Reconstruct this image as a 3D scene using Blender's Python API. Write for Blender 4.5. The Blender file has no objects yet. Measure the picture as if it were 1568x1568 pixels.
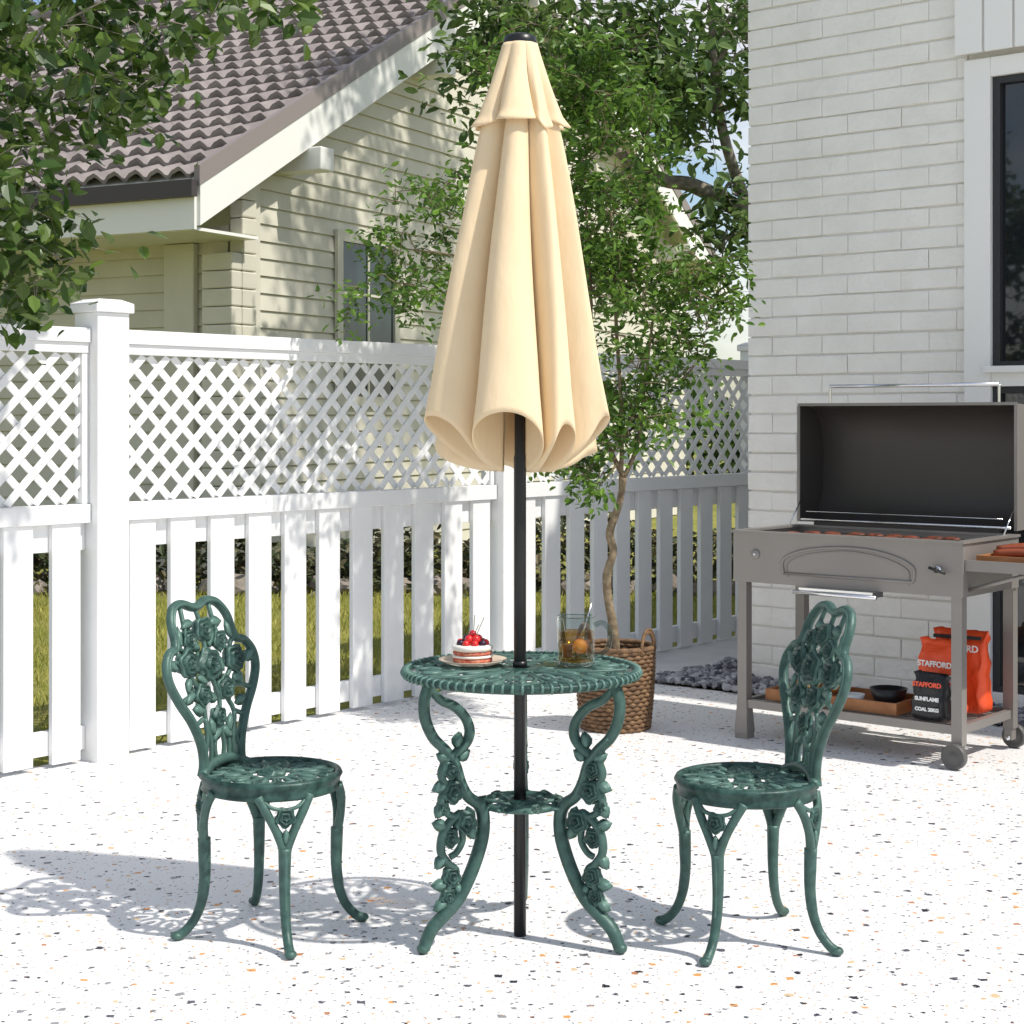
import bpy, math, random
import numpy as np
from mathutils import Vector, Matrix, noise as mnoise
random.seed(7); rng=np.random.default_rng(7)
scene=bpy.context.scene
COL=scene.collection
V=Vector
# ------------------------------------------------------------------ materials
def mat(name, base, rough=.6, metal=0., c2=None, nscale=8., ndetail=4., bump=None, bump2=None, trans=0., translu=0., coat=0., spec=.5, island=None, ramp=(.35,.65), coords='Object', ior=1.45):
    m=bpy.data.materials.new(name); m.use_nodes=True
    nt=m.node_tree; N=nt.nodes; L=nt.links
    b=N['Principled BSDF']; out=N['Material Output']
    b.inputs['Base Color'].default_value=(*base,1); b.inputs['Roughness'].default_value=rough
    b.inputs['Metallic'].default_value=metal; b.inputs['Specular IOR Level'].default_value=spec
    b.inputs['Transmission Weight'].default_value=trans; b.inputs['Coat Weight'].default_value=coat; b.inputs['IOR'].default_value=ior
    tc=N.new('ShaderNodeTexCoord'); co=tc.outputs[coords]
    csock=None
    if c2:
        n=N.new('ShaderNodeTexNoise'); n.inputs['Scale'].default_value=nscale; n.inputs['Detail'].default_value=ndetail
        L.new(co,n.inputs['Vector'])
        mr=N.new('ShaderNodeMapRange'); mr.inputs[1].default_value=ramp[0]; mr.inputs[2].default_value=ramp[1]
        L.new(n.outputs['Fac'],mr.inputs[0])
        mx=N.new('ShaderNodeMix'); mx.data_type='RGBA'; mx.inputs[6].default_value=(*base,1); mx.inputs[7].default_value=(*c2,1)
        L.new(mr.outputs[0],mx.inputs[0]); csock=mx.outputs[2]
    if island:
        g=N.new('ShaderNodeNewGeometry')
        mx=N.new('ShaderNodeMix'); mx.data_type='RGBA'; mx.inputs[7].default_value=(*island,1)
        if csock: L.new(csock,mx.inputs[6])
        else: mx.inputs[6].default_value=(*base,1)
        L.new(g.outputs['Random Per Island'],mx.inputs[0]); csock=mx.outputs[2]
    if csock: L.new(csock,b.inputs['Base Color'])
    prev=None
    for bp in (bump,bump2):
        if bp:
            n=N.new('ShaderNodeTexNoise'); n.inputs['Scale'].default_value=bp[0]; n.inputs['Detail'].default_value=5
            L.new(co,n.inputs['Vector'])
            bb=N.new('ShaderNodeBump'); bb.inputs['Strength'].default_value=bp[1]; bb.inputs['Distance'].default_value=bp[2]
            L.new(n.outputs['Fac'],bb.inputs['Height'])
            if prev: L.new(prev,bb.inputs['Normal'])
            prev=bb.outputs['Normal']
    if prev: L.new(prev,b.inputs['Normal'])
    if translu>0:
        t=N.new('ShaderNodeBsdfTranslucent'); ms=N.new('ShaderNodeMixShader'); ms.inputs[0].default_value=translu
        if csock: L.new(csock,t.inputs['Color'])
        else: t.inputs['Color'].default_value=(*base,1)
        L.new(b.outputs[0],ms.inputs[1]); L.new(t.outputs[0],ms.inputs[2]); L.new(ms.outputs[0],out.inputs['Surface'])
    return m
def clearmat(name,tint,k=.5):
    m=bpy.data.materials.new(name); m.use_nodes=True; nt=m.node_tree;N=nt.nodes;L=nt.links
    for n in list(N): N.remove(n)
    out=N.new('ShaderNodeOutputMaterial'); t=N.new('ShaderNodeBsdfTransparent'); t.inputs[0].default_value=(*tint,1)
    g=N.new('ShaderNodeBsdfGlossy'); g.inputs['Roughness'].default_value=.03; g.inputs['Color'].default_value=(1,1,1,1)
    f=N.new('ShaderNodeLayerWeight'); f.inputs['Blend'].default_value=.5
    p=N.new('ShaderNodeMath'); p.operation='POWER'; p.inputs[1].default_value=4; L.new(f.outputs['Facing'],p.inputs[0])
    q=N.new('ShaderNodeMath'); q.operation='MULTIPLY_ADD'; q.inputs[1].default_value=k; q.inputs[2].default_value=.03; L.new(p.outputs[0],q.inputs[0])
    ms=N.new('ShaderNodeMixShader')
    L.new(q.outputs[0],ms.inputs[0]);L.new(t.outputs[0],ms.inputs[1]);L.new(g.outputs[0],ms.inputs[2]);L.new(ms.outputs[0],out.inputs[0])
    return m

# ------------------------------------------------------------------ mesh builder
def cr(pts,k=5,closed=False):
    P=[V(p) for p in pts]; n=len(P); out=[]
    rngi=range(n) if closed else range(n-1)
    for i in rngi:
        if closed: p0,p1,p2,p3=P[(i-1)%n],P[i],P[(i+1)%n],P[(i+2)%n]
        else: p0,p1,p2,p3=P[max(i-1,0)],P[i],P[i+1],P[min(i+2,n-1)]
        for j in range(k):
            t=j/k
            out.append(0.5*((2*p1)+(p2-p0)*t+(2*p0-5*p1+4*p2-p3)*t*t+(3*p1-p0-3*p2+p3)*t**3))
    if not closed: out.append(P[-1])
    return out
class MB:
    def __init__(s): s.v=[]; s.f=[]; s.m=[]; s.s=[]
    def add(s,vs,fs,mi=0,sm=False,T=None):
        o=len(s.v)
        if T is not None: vs=[T@V(q) for q in vs]
        s.v.extend([tuple(q) for q in vs]); 
        for f in fs: s.f.append([i+o for i in f])
        s.m.extend([mi]*len(fs)); s.s.extend([sm]*len(fs))
    def box(s,x0,x1,y0,y1,z0,z1,mi=0,T=None):
        vs=[(x,y,z) for z in (z0,z1) for y in (y0,y1) for x in (x0,x1)]
        s.add(vs,[(0,2,3,1),(4,5,7,6),(0,1,5,4),(2,6,7,3),(0,4,6,2),(1,3,7,5)],mi,False,T)
    def tube(s,pts,rad,n=8,mi=0,closed=False,cap=True,asp=1.0,up=None,T=None):
        P=[V(p) for p in pts]; k=len(P)
        if not hasattr(rad,'__len__'): rad=[rad]*k
        elif len(rad)!=k:
            rr=np.interp(np.linspace(0,1,k),np.linspace(0,1,len(rad)),rad); rad=list(rr)
        tang=[]
        for i in range(k):
            a=P[(i-1)%k] if closed else P[max(i-1,0)]; b=P[(i+1)%k] if closed else P[min(i+1,k-1)]
            d=b-a; tang.append(d.normalized() if d.length>1e-9 else V((0,0,1)))
        if up is None:
            u=V((0,0,1)) if abs(tang[0].z)<.9 else V((1,0,0))
        else: u=V(up)
        vs=[]
        for i in range(k):
            t=tang[i]
            if up is not None: u=V(up)
            x=(u-t*u.dot(t)); x=x.normalized() if x.length>1e-6 else t.orthogonal().normalized()
            u=x; y=t.cross(x)
            for j in range(n):
                a=2*math.pi*j/n
                vs.append(P[i]+x*math.cos(a)*rad[i]*asp+y*math.sin(a)*rad[i])
        fs=[]
        for i in range(k if closed else k-1):
            for j in range(n):
                a=i*n+j; b=i*n+(j+1)%n; i2=(i+1)%k
                fs.append((a,b,i2*n+(j+1)%n,i2*n+j))
        if cap and not closed:
            fs.append(tuple(range(n-1,-1,-1))); fs.append(tuple((k-1)*n+j for j in range(n)))
        s.add(vs,fs,mi,True,T)
    def lathe(s,prof,n=32,mi=0,T=None,close=False,sm=True):
        vs=[];k=len(prof)
        for (r,z) in prof:
            for j in range(n):
                a=2*math.pi*j/n; vs.append((r*math.cos(a),r*math.sin(a),z))
        fs=[]
        for i in range(k if close else k-1):
            i2=(i+1)%k
            for j in range(n): fs.append((i*n+j,i*n+(j+1)%n,i2*n+(j+1)%n,i2*n+j))
        s.add(vs,fs,mi,sm,T)
    def ball(s,c,r,mi=0,n=12,sc=(1,1,1)):
        prof=[(max(r*math.sin(math.pi*i/n),1e-5),-r*math.cos(math.pi*i/n)) for i in range(n+1)]
        s.lathe(prof,n*2,mi,Matrix.Translation(V(c))@Matrix.Diagonal((*sc,1)))
    def rose(s,c,nrm,R,mi=0,rot=0.):
        q=V(nrm).normalized().to_track_quat('Z','Y').to_matrix().to_4x4()
        T=Matrix.Translation(V(c))@q@Matrix.Rotation(rot,4,'Z')
        nr=15;na=24; vs=[(0,0,R*.50)];fs=[]
        for i in range(1,nr+1):
            rho=i/nr
            for j in range(na):
                th=2*math.pi*j/na
                fr=(rho*2.7-th/(2*math.pi))%1.0
                z=R*(.42*math.sqrt(max(0,1-rho*rho*.92))-.12+.30*fr*(1 if rho<.97 else 0))
                rr=R*rho*(1+.13*math.cos(5*th+2*rho))
                vs.append((rr*math.cos(th),rr*math.sin(th),z))
        for j in range(na): fs.append((0,1+j,1+(j+1)%na))
        for i in range(nr-1):
            for j in range(na):
                a=1+i*na+j;b=1+i*na+(j+1)%na
                fs.append((a,a+na,b+na,b))
        o=len(vs); vs.append((0,0,-R*.3))
        for j in range(na): fs.append((o,1+(nr-1)*na+(j+1)%na,1+(nr-1)*na+j))
        s.add(vs,fs,mi,True,T)
    def leaf(s,b,d,nrm,L,W,mi=0,th=.004):
        b=V(b);d=V(d).normalized();n=V(nrm).normalized();n=(n-d*n.dot(d)).normalized();sd=d.cross(n)
        vs=[b];
        ts=[.2,.45,.72]; ws=[.36,.5,.34]
        for t,w in zip(ts,ws):
            vs+= [b+d*L*t+sd*W*w, b+d*L*t+n*(th+.10*W), b+d*L*t-sd*W*w, b+d*L*t-n*th]
        vs.append(b+d*L)
        fs=[]
        for j in range(4): fs.append((0,1+j,1+(j+1)%4))
        for i in range(2):
            for j in range(4):
                fs.append((1+i*4+j,5+i*4+j,5+i*4+(j+1)%4,1+i*4+(j+1)%4))
        for j in range(4): fs.append((13,9+(j+1)%4,9+j))
        s.add(vs,fs,mi,True)
    def obj(s,name,mats,parent=None,mw=None,recalc=False):
        me=bpy.data.meshes.new(name); me.from_pydata(s.v,[],s.f)
        for m in mats: me.materials.append(m)
        me.polygons.foreach_set('material_index',s.m); me.polygons.foreach_set('use_smooth',s.s)
        me.update()
        if recalc:
            import bmesh
            bm=bmesh.new();bm.from_mesh(me);bmesh.ops.recalc_face_normals(bm,faces=bm.faces);bm.to_mesh(me);bm.free()
        o=bpy.data.objects.new(name,me); COL.objects.link(o)
        if parent: o.parent=parent
        if mw is not None: o.matrix_world=mw
        return o
def empty(name,mw):
    o=bpy.data.objects.new(name,None); COL.objects.link(o); o.matrix_world=mw; o.empty_display_size=.2; return o
def child(o,p): o.parent=p; return o
def RT(x,y,z,deg): return Matrix.Translation((x,y,z))@Matrix.Rotation(math.radians(deg),4,'Z')
def bevel(o,w,seg=2):
    b=o.modifiers.new('bevel','BEVEL'); b.width=w; b.segments=seg; b.limit_method='ANGLE'; b.angle_limit=math.radians(40); return o

# ------------------------------------------------------------------ camera / light
cam=bpy.data.cameras.new('camera'); co=bpy.data.objects.new('camera',cam); COL.objects.link(co)
co.location=(0,0,1.30); co.rotation_euler=(math.radians(90),0,0)
cam.sensor_width=36; cam.lens=58.64; cam.shift_y=-0.0918; cam.clip_end=500; scene.camera=co
PHI=math.radians(28); EL=math.radians(53)
tosun=V((math.cos(PHI)*math.cos(EL),-math.sin(PHI)*math.cos(EL),math.sin(EL)))
sl=bpy.data.lights.new('sun','SUN'); sl.energy=4.5; sl.angle=math.radians(1.0); sl.color=(1,.95,.875)
so=bpy.data.objects.new('sun',sl); COL.objects.link(so); so.rotation_euler=tosun.to_track_quat('Z','Y').to_euler(); so.location=(5,-3,8)
w=bpy.data.worlds.new('World'); scene.world=w; w.use_nodes=True
nt=w.node_tree; bg=nt.nodes['Background']; sky=nt.nodes.new('ShaderNodeTexSky'); sky.sky_type='NISHITA'; sky.sun_disc=False
sky.sun_elevation=EL; sky.sun_rotation=math.atan2(tosun.x,tosun.y); sky.air_density=1.0; sky.dust_density=.8; sky.ozone_density=1.2
tc=nt.nodes.new('ShaderNodeTexCoord'); mp=nt.nodes.new('ShaderNodeMapping'); mp.inputs['Scale'].default_value=(3,3,6)
cn=nt.nodes.new('ShaderNodeTexNoise'); cn.inputs['Scale'].default_value=1.6; cn.inputs['Detail'].default_value=8; cn.inputs['Roughness'].default_value=.6
mr=nt.nodes.new('ShaderNodeMapRange'); mr.inputs[1].default_value=.44; mr.inputs[2].default_value=.68; mr.inputs[4].default_value=.85
mx=nt.nodes.new('ShaderNodeMix'); mx.data_type='RGBA'; mx.inputs[7].default_value=(7.8,7.4,7.0,1)
nt.links.new(tc.outputs['Generated'],mp.inputs[0]); nt.links.new(mp.outputs[0],cn.inputs['Vector']); nt.links.new(cn.outputs['Fac'],mr.inputs[0]); nt.links.new(mr.outputs[0],mx.inputs[0])
nt.links.new(sky.outputs[0],mx.inputs[6]); nt.links.new(mx.outputs[2],bg.inputs['Color']); bg.inputs['Strength'].default_value=.15
scene.view_settings.view_transform='Standard'; scene.view_settings.look='None'; scene.view_settings.exposure=0

# ------------------------------------------------------------------ ground
K=V((1.165,8.24,0)); GR=RT(K.x,K.y,0,-40)     # yard grid: x along house front, y along fence
m_lawn=mat('lawn_mat',(.24,.27,.04),.9,c2=(.40,.37,.09),nscale=1.2,ndetail=8,bump=(60,1,.05))
mb=MB(); mb.add([(-150,-60,0),(150,-60,0),(150,240,0),(-150,240,0)],[(0,1,2,3)]); mb.obj('lawn_ground',[m_lawn],mw=Matrix.Translation((0,0,-.012)))

def terrazzo():
    m=bpy.data.materials.new('terrazzo'); m.use_nodes=True; nt=m.node_tree;N=nt.nodes;L=nt.links;b=N['Principled BSDF']
    tc=N.new('ShaderNodeTexCoord')
    dn=N.new('ShaderNodeTexNoise'); dn.inputs['Scale'].default_value=75; dn.inputs['Detail'].default_value=2; L.new(tc.outputs['Object'],dn.inputs['Vector'])
    sub=N.new('ShaderNodeVectorMath'); sub.operation='SUBTRACT'; sub.inputs[1].default_value=(.5,.5,.5); L.new(dn.outputs['Color'],sub.inputs[0])
    scn=N.new('ShaderNodeVectorMath'); scn.operation='SCALE'; scn.inputs['Scale'].default_value=.020; L.new(sub.outputs[0],scn.inputs[0])
    ad=N.new('ShaderNodeVectorMath'); L.new(tc.outputs['Object'],ad.inputs[0]); L.new(scn.outputs[0],ad.inputs[1])
    bn=N.new('ShaderNodeTexNoise'); bn.inputs['Scale'].default_value=2.5; bn.inputs['Detail'].default_value=8; L.new(tc.outputs['Object'],bn.inputs['Vector'])
    base=N.new('ShaderNodeMix'); base.data_type='RGBA'; base.inputs[6].default_value=(.72,.71,.70,1); base.inputs[7].default_value=(.80,.795,.79,1); L.new(bn.outputs['Fac'],base.inputs[0])
    cur=base.outputs[2]
    for sc,thr,off,dens in ((17,.235,0,.30),(33,.22,3.3,.36),(64,.22,7.7,.42)):
        mp=N.new('ShaderNodeMapping'); mp.inputs['Location'].default_value=(off,off*.7,0); mp.inputs['Rotation'].default_value=(0,0,off); L.new(ad.outputs[0],mp.inputs[0])
        vo=N.new('ShaderNodeTexVoronoi'); vo.voronoi_dimensions='2D'; vo.distance='MANHATTAN'; vo.inputs['Scale'].default_value=sc; L.new(mp.outputs[0],vo.inputs['Vector'])
        sp=N.new('ShaderNodeSeparateColor'); L.new(vo.outputs['Color'],sp.inputs[0])
        mm=N.new('ShaderNodeMath'); mm.operation='SUBTRACT'; L.new(sp.outputs[0],mm.inputs[0]); mm.inputs[1].default_value=dens
        m2=N.new('ShaderNodeMath'); m2.operation='MULTIPLY'; L.new(mm.outputs[0],m2.inputs[0]); m2.inputs[1].default_value=thr/(1-dens)
        lt=N.new('ShaderNodeMath'); lt.operation='LESS_THAN'; L.new(vo.outputs['Distance'],lt.inputs[0]); L.new(m2.outputs[0],lt.inputs[1])
        rp=N.new('ShaderNodeValToRGB'); rp.color_ramp.interpolation='CONSTANT'
        cols=[(0,(.020,.022,.035)),(.28,(.64,.30,.09)),(.42,(.08,.085,.11)),(.64,(.62,.46,.27)),(.76,(.26,.26,.27)),(.93,(.42,.18,.08))]
        e=rp.color_ramp.elements; e[0].position=0; e[0].color=(*cols[0][1],1); e[1].position=cols[1][0]; e[1].color=(*cols[1][1],1)
        for p,c in cols[2:]:
            q=e.new(p); q.color=(*c,1)
        L.new(sp.outputs[1],rp.inputs[0])
        mx=N.new('ShaderNodeMix'); mx.data_type='RGBA'; L.new(lt.outputs[0],mx.inputs[0]); L.new(cur,mx.inputs[6]); L.new(rp.outputs[0],mx.inputs[7]); cur=mx.outputs[2]
    L.new(cur,b.inputs['Base Color']); b.inputs['Roughness'].default_value=.55; b.inputs['Specular IOR Level'].default_value=.35
    return m
fx=-.894
mb=MB(); mb.add([(fx-.06,-14,0),(9,-14,0),(9,-.34,0),(fx-.06,-.34,0)],[(0,1,2,3)]); mb.obj('terrazzo_patio',[terrazzo()],mw=GR)
m_conc=mat('path_concrete',(.60,.59,.575),.85,c2=(.68,.67,.65),nscale=6,ndetail=8,bump=(120,.3,.004))
mb=MB(); mb.box(fx-.06,-.34,-.34,9,-.03,.006); mb.obj('concrete_path',[m_conc],mw=GR)
m_grav=mat('gravel_bed',(.12,.12,.13),.9,bump=(80,1,.03))
mb=MB(); mb.add([(-.34,-.34,0),(9,-.34,0),(9,0,0),(0,0,0),(0,9,0),(-.34,9,0)],[(0,1,2,3),(0,3,4,5)],0)
ico=[(0,0,1),(.89,0,.45),(.28,.85,.45),(-.72,.53,.45),(-.72,-.53,.45),(.28,-.85,.45),(.72,.53,-.45),(-.28,.85,-.45),(-.89,0,-.45),(-.28,-.85,-.45),(.72,-.53,-.45),(0,0,-1)]
icf=[(0,1,2),(0,2,3),(0,3,4),(0,4,5),(0,5,1),(1,6,2),(2,7,3),(3,8,4),(4,9,5),(5,10,1),(6,7,2),(7,8,3),(8,9,4),(9,10,5),(10,6,1),(11,7,6),(11,8,7),(11,9,8),(11,10,9),(11,6,10)]
for i in range(3800):
    if random.random()<.55: x=random.uniform(-.33,3.2); y=random.uniform(-.36,-.01)
    else: x=random.uniform(-.36,-.01); y=random.uniform(-.33,3)
    r=random.uniform(.010,.024)
    T=Matrix.Translation((x,y,r*.35+random.random()*.012))@Matrix.Rotation(random.random()*6,4,'Z')@Matrix.Rotation(random.random()*6,4,'X')@Matrix.Diagonal((r*1.3,r,r*.6,1))
    mb.add(ico,icf,1,False,T)
m_peb=mat('pebbles',(.05,.05,.065),.6,island=(.50,.50,.52))
mb.obj('gravel_strip',[m_grav,m_peb],mw=RT(K.x,K.y,.010,-40))

# ------------------------------------------------------------------ fence
m_fence=mat('white_painted_wood',(.83,.83,.825),.5,c2=(.79,.79,.785),nscale=3,bump=(9,.25,.01))
def grain(m,scale=(60,60,3),strength=.18,dist=.003):
    nt=m.node_tree;N=nt.nodes;L=nt.links;b=N['Principled BSDF']
    tc=N.new('ShaderNodeTexCoord');mp=N.new('ShaderNodeMapping');mp.inputs['Scale'].default_value=scale
    n=N.new('ShaderNodeTexNoise');n.inputs['Scale'].default_value=1;n.inputs['Detail'].default_value=6
    bb=N.new('ShaderNodeBump');bb.inputs['Strength'].default_value=strength;bb.inputs['Distance'].default_value=dist
    L.new(tc.outputs['Object'],mp.inputs[0]);L.new(mp.outputs[0],n.inputs['Vector']);L.new(n.outputs['Fac'],bb.inputs['Height']);L.new(bb.outputs[0],b.inputs['Normal'])
grain(m_fence,(90,90,4),.35)
fence=empty('white_picket_fence',RT(-1.567,6.376,0,-40))
FM=RT(-1.567,6.376,0,-40)
def post(y):
    mb=MB(); a=.073
    mb.box(-a,a,y-a,y+a,-.01,1.70)
    b=.087
    mb.box(-b,b,y-b,y+b,1.70,1.735)
    vs=[(-b,y-b,1.7352),(b,y-b,1.7352),(b,y+b,1.7352),(-b,y+b,1.7352),(-.05,y-.05,1.752),(.05,y-.05,1.752),(.05,y+.05,1.752),(-.05,y+.05,1.752)]
    mb.add(vs,[(0,1,5,4),(1,2,6,5),(2,3,7,6),(3,0,4,7),(4,5,6,7)])
    o=mb.obj('fence_post',[m_fence],mw=FM); child(o,fence); o.matrix_parent_inverse=fence.matrix_world.inverted(); bevel(o,.004)
def panel(y0,y1):
    mb=MB()
    mb.box(-.03,.035,y0,y1,1.585,1.640); mb.box(-.022,.024,y0,y1,1.545,1.5849)
    mb.box(-.03,.035,y0,y1,.905,.975)
    mb.box(-.035,-.004,y0,y1,.80,.9049); mb.box(-.035,-.004,y0,y1,.045,.135)
    mb.box(-.02,.02,y0,y0+.03,.976,1.5445); mb.box(-.02,.02,y1-.03,y1,.976,1.5445)
    n=round((y1-y0)/.2); sp=(y1-y0)/n
    for i in range(n):
        c=y0+sp*(i+.5)+random.uniform(-.002,.002); mb.box(-.0035,.022,c-.062,c+.062,.012+random.uniform(0,.01),.9045)
    za,zb=.974,1.548; H=zb-za; Wd=y1-y0; pitch=.118; w=.042
    for lay,(sgn,x0,x1) in enumerate(((1,.0015,.0085),(-1,-.0085,-.0015))):
        k=-H
        while k<Wd+H:
            if sgn>0: lo=max(0,-k); hi=min(H,Wd-k); f=lambda t:k+t
            else: lo=max(0,k-Wd); hi=min(H,k); f=lambda t:k-t
            if hi-lo>.02:
                ya,yb=y0+f(lo),y0+f(hi); z0,z1=za+lo,za+hi
                d=V((0,yb-ya,z1-z0)).normalized(); s=V((0,-d.z,d.y))*w/2
                A=V((0,ya,z0));B=V((0,yb,z1))
                vs=[]
                for xx in (x0,x1):
                    for q in (A-s,B-s,B+s,A+s): vs.append((xx,min(max(q.y,y0),y1),min(max(q.z,za),zb)))
                mb.add(vs,[(0,1,2,3),(7,6,5,4),(0,4,5,1),(1,5,6,2),(2,6,7,3),(3,7,4,0)])
            k+=pitch
    o=mb.obj('fence_panel',[m_fence],mw=FM,recalc=True); child(o,fence); o.matrix_parent_inverse=fence.matrix_world.inverted(); bevel(o,.002,1)
posts=[-2.4,0,2.36,4.72,7.08,9.44]
for p in posts: post(p)
for a,b in zip(posts[:-1],posts[1:]): panel(a+.074,b-.074)

# ------------------------------------------------------------------ white brick house (right)
m_brick=mat('white_painted_brick',(.90,.875,.825),.75,c2=(.84,.81,.76),nscale=5,bump=(22,.6,.014),bump2=(140,.5,.003))
m_mort=mat('mortar',(.76,.735,.69),.9,bump=(60,.5,.006))
m_trim=mat('white_trim',(.87,.86,.83),.45); grain(m_trim,strength=.1)
m_dark=mat('dark_glass',(.012,.014,.018),.03,spec=1.0)
m_frame=mat('window_dark_frame',(.03,.032,.035),.4)
bh=empty('white_brick_house',GR)
def addto(par,o): child(o,par); o.matrix_parent_inverse=par.matrix_world.inverted(); return o
HT=3.45  # unseen wall top and flat roof, kept low so sun reaches the patio
mb=MB()
mb.box(.010,1.15,.010,.30,0,HT-.05,1); mb.box(.010,.30,.301,6,0,HT-.05,1); mb.box(2.75,6,.010,.30,0,HT-.05,1); mb.box(1.151,2.749,.010,.30,2.90,HT-.05,1)
rh=.0945; L0=.275
def brickbox(x0,x1,y0,y1,z0,z1,axis):
    j=lambda a:random.uniform(-a,a)
    vs=[];
    for z in (z0,z1):
        for y in (y0,y1):
            for x in (x0,x1): vs.append([x,y,z+j(.0026)])
    f=j(.0028)
    for q in vs:
        if axis=='F' and q[1]==y0: q[1]+=f+j(.0018)
        if axis=='S' and q[0]==x0: q[0]+=f+j(.0018)
    mb.add(vs,[(0,2,3,1),(4,5,7,6),(0,1,5,4),(2,6,7,3),(0,4,6,2),(1,3,7,5)],0)
nrow=int(HT/rh)
for r in range(nrow):
    z0=r*rh+.001; z1=z0+rh-.0085
    off=(r%2)*L0/2
    for (a,b) in ((0,1.15),(2.75,6)) if z0<2.88 else ((0,1.10),(2.75,6)):
        x=a-off if a==0 else a
        while x<b:
            g=random.choice((.0003,.0006,.0016))
            x0=max(x,a)+g; x1=min(x+L0,b)-g
            if x1-x0>.02: brickbox(x0,x1,0,.03,z0,z1,'F')
            x+=L0
    y=.0305-(L0/2-off)
    while y<6:
        y0=max(y,.0305); y1=min(y+L0,6)-.002
        if y1-y0>.02: brickbox(0,.03,y0,y1,z0,z1,'S')
        y+=L0
o=addto(bh,mb.obj('brick_walls',[m_brick,m_mort],mw=GR)); bevel(o,.0045,2)
mb=MB()
mb.box(1.151,1.275,-.035,.12,.0,2.90); mb.box(2.625,2.749,-.035,.12,0,2.90); mb.box(1.2755,2.6245,-.035,.12,2.815,2.90)
mb.box(1.2755,2.6245,-.03,.12,1.44,1.52); mb.box(1.25,2.66,-.06,-.036,1.50,1.53)
mb.box(1.2755,2.6245,-.03,.12,.0,.085)
mb.box(1.12,6,-.06,.011,2.935,HT)
x=1.12
while x<2.9: mb.box(x+.006,x+.134,-.078,-.0605,2.92,HT); x+=.14
o=addto(bh,mb.obj('window_trim',[m_trim],mw=GR)); bevel(o,.003)
mb=MB()
for (za,zb) in ((.086,1.439),(1.521,2.814)):
    mb.box(1.276,1.31,-.01,.06,za,zb,1);mb.box(2.59,2.624,-.01,.06,za,zb,1);mb.box(1.3105,2.5895,-.01,.06,za,za+.03,1);mb.box(1.3105,2.5895,-.01,.06,zb-.03,zb,1);mb.box(1.93,1.97,-.012,.05,za+.031,zb-.031,1)
    mb.box(1.311,2.589,.02,.03,za+.0305,zb-.0305,0)
mb.box(1.30,2.6,.10,.12,.1,2.8,1)
addto(bh,mb.obj('window_glass',[m_dark,m_frame],mw=GR))
mb=MB(); mb.box(.0,6,.0,6,HT+.001,HT+.06); addto(bh,mb.obj('flat_roof',[m_trim],mw=GR))

# ------------------------------------------------------------------ neighbour house (left)
hx,hy=-2.35,13.85; HR=RT(hx,hy,0,62.2)
m_sid=mat('cream_siding',(.63,.605,.50),.65,c2=(.56,.535,.44),nscale=2,bump=(30,.2,.006))
m_tile=mat('roof_tiles',(.185,.160,.155),.75,c2=(.285,.25,.24),nscale=3,ndetail=8,bump=(40,.3,.01))
m_gut=mat('brown_metal',(.055,.045,.042),.45)
m_taupe=mat('taupe_flashing',(.25,.215,.20),.5)
m_white=mat('white_bargeboard',(.80,.795,.75),.5,bump=(25,.25,.004))
hh=empty('wooden_house',HR)
z_e=3.18; sl_=.55; span=11.7; ue=-.8; um=ue+span/2
def roofz(u): return z_e+sl_*(u-ue) if u<um else z_e+sl_*(ue+span-u)
mb=MB()
bd=.148
zz=0
W=span-1.6
while zz<roofz(um)-.35:
    zt=zz+bd
    ua=0; ub=W
    lim=(zt+.22-z_e)/sl_+ue
    ua=max(0,lim); ub=W-max(0,lim)
    if ub-ua>.1:
        vs=[(ua,-.022,zz),(ub,-.022,zz),(ub,-.006,zt-.012),(ua,-.006,zt-.012),(ua,0,zz-.001),(ub,0,zz-.001),(ub,0,zt),(ua,0,zt)]
        mb.add(vs,[(0,1,2,3),(0,4,5,1),(3,2,6,7)])
    if zz<2.75:
        vs=[(-.022,0,zz),(-.022,11,zz),(-.006,11,zt-.012),(-.006,0,zt-.012),(0,0,zz-.001),(0,11,zz-.001),(0,11,zt),(0,0,zt)]
        mb.add(vs,[(0,3,2,1),(0,1,5,4),(3,7,6,2)])
    zz+=bd
mb.add([(0,.002,0),(W,.002,0),(W,.002,2.9),(um,.002,roofz(um)-.1),(0,.002,2.9)],[(0,1,2,3,4)])
mb.box(.003,.1,.003,11,0,2.9); mb.box(W-.1,W,.003,11,0,2.9)
addto(hh,mb.obj('siding_walls',[m_sid],mw=HR))
mb=MB()
z=0.
while z<3.3:
    if z+.145<2.78: mb.box(-.16,-.024,-.155,.16,z,z+.143,0)
    mb.box(-.0235,.17,-.16,-.024,z,z+.143,0); z+=.148
mb.box(.18,.32,-.09,-.023,0,3.75,0); mb.box(-.09,-.023,.30,.62,0,2.76,0)
mb.box(.66,.86,-.47,-.001,3.42,3.62,1)
for u in (3.0,5.0,7.1,9.4): mb.box(u-.1,u+.1,-.40,-.001,roofz(u)-.62,roofz(u)-.42,1)
o=addto(hh,mb.obj('corner_logs',[m_sid,m_white],mw=HR)); bevel(o,.012)
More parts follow.
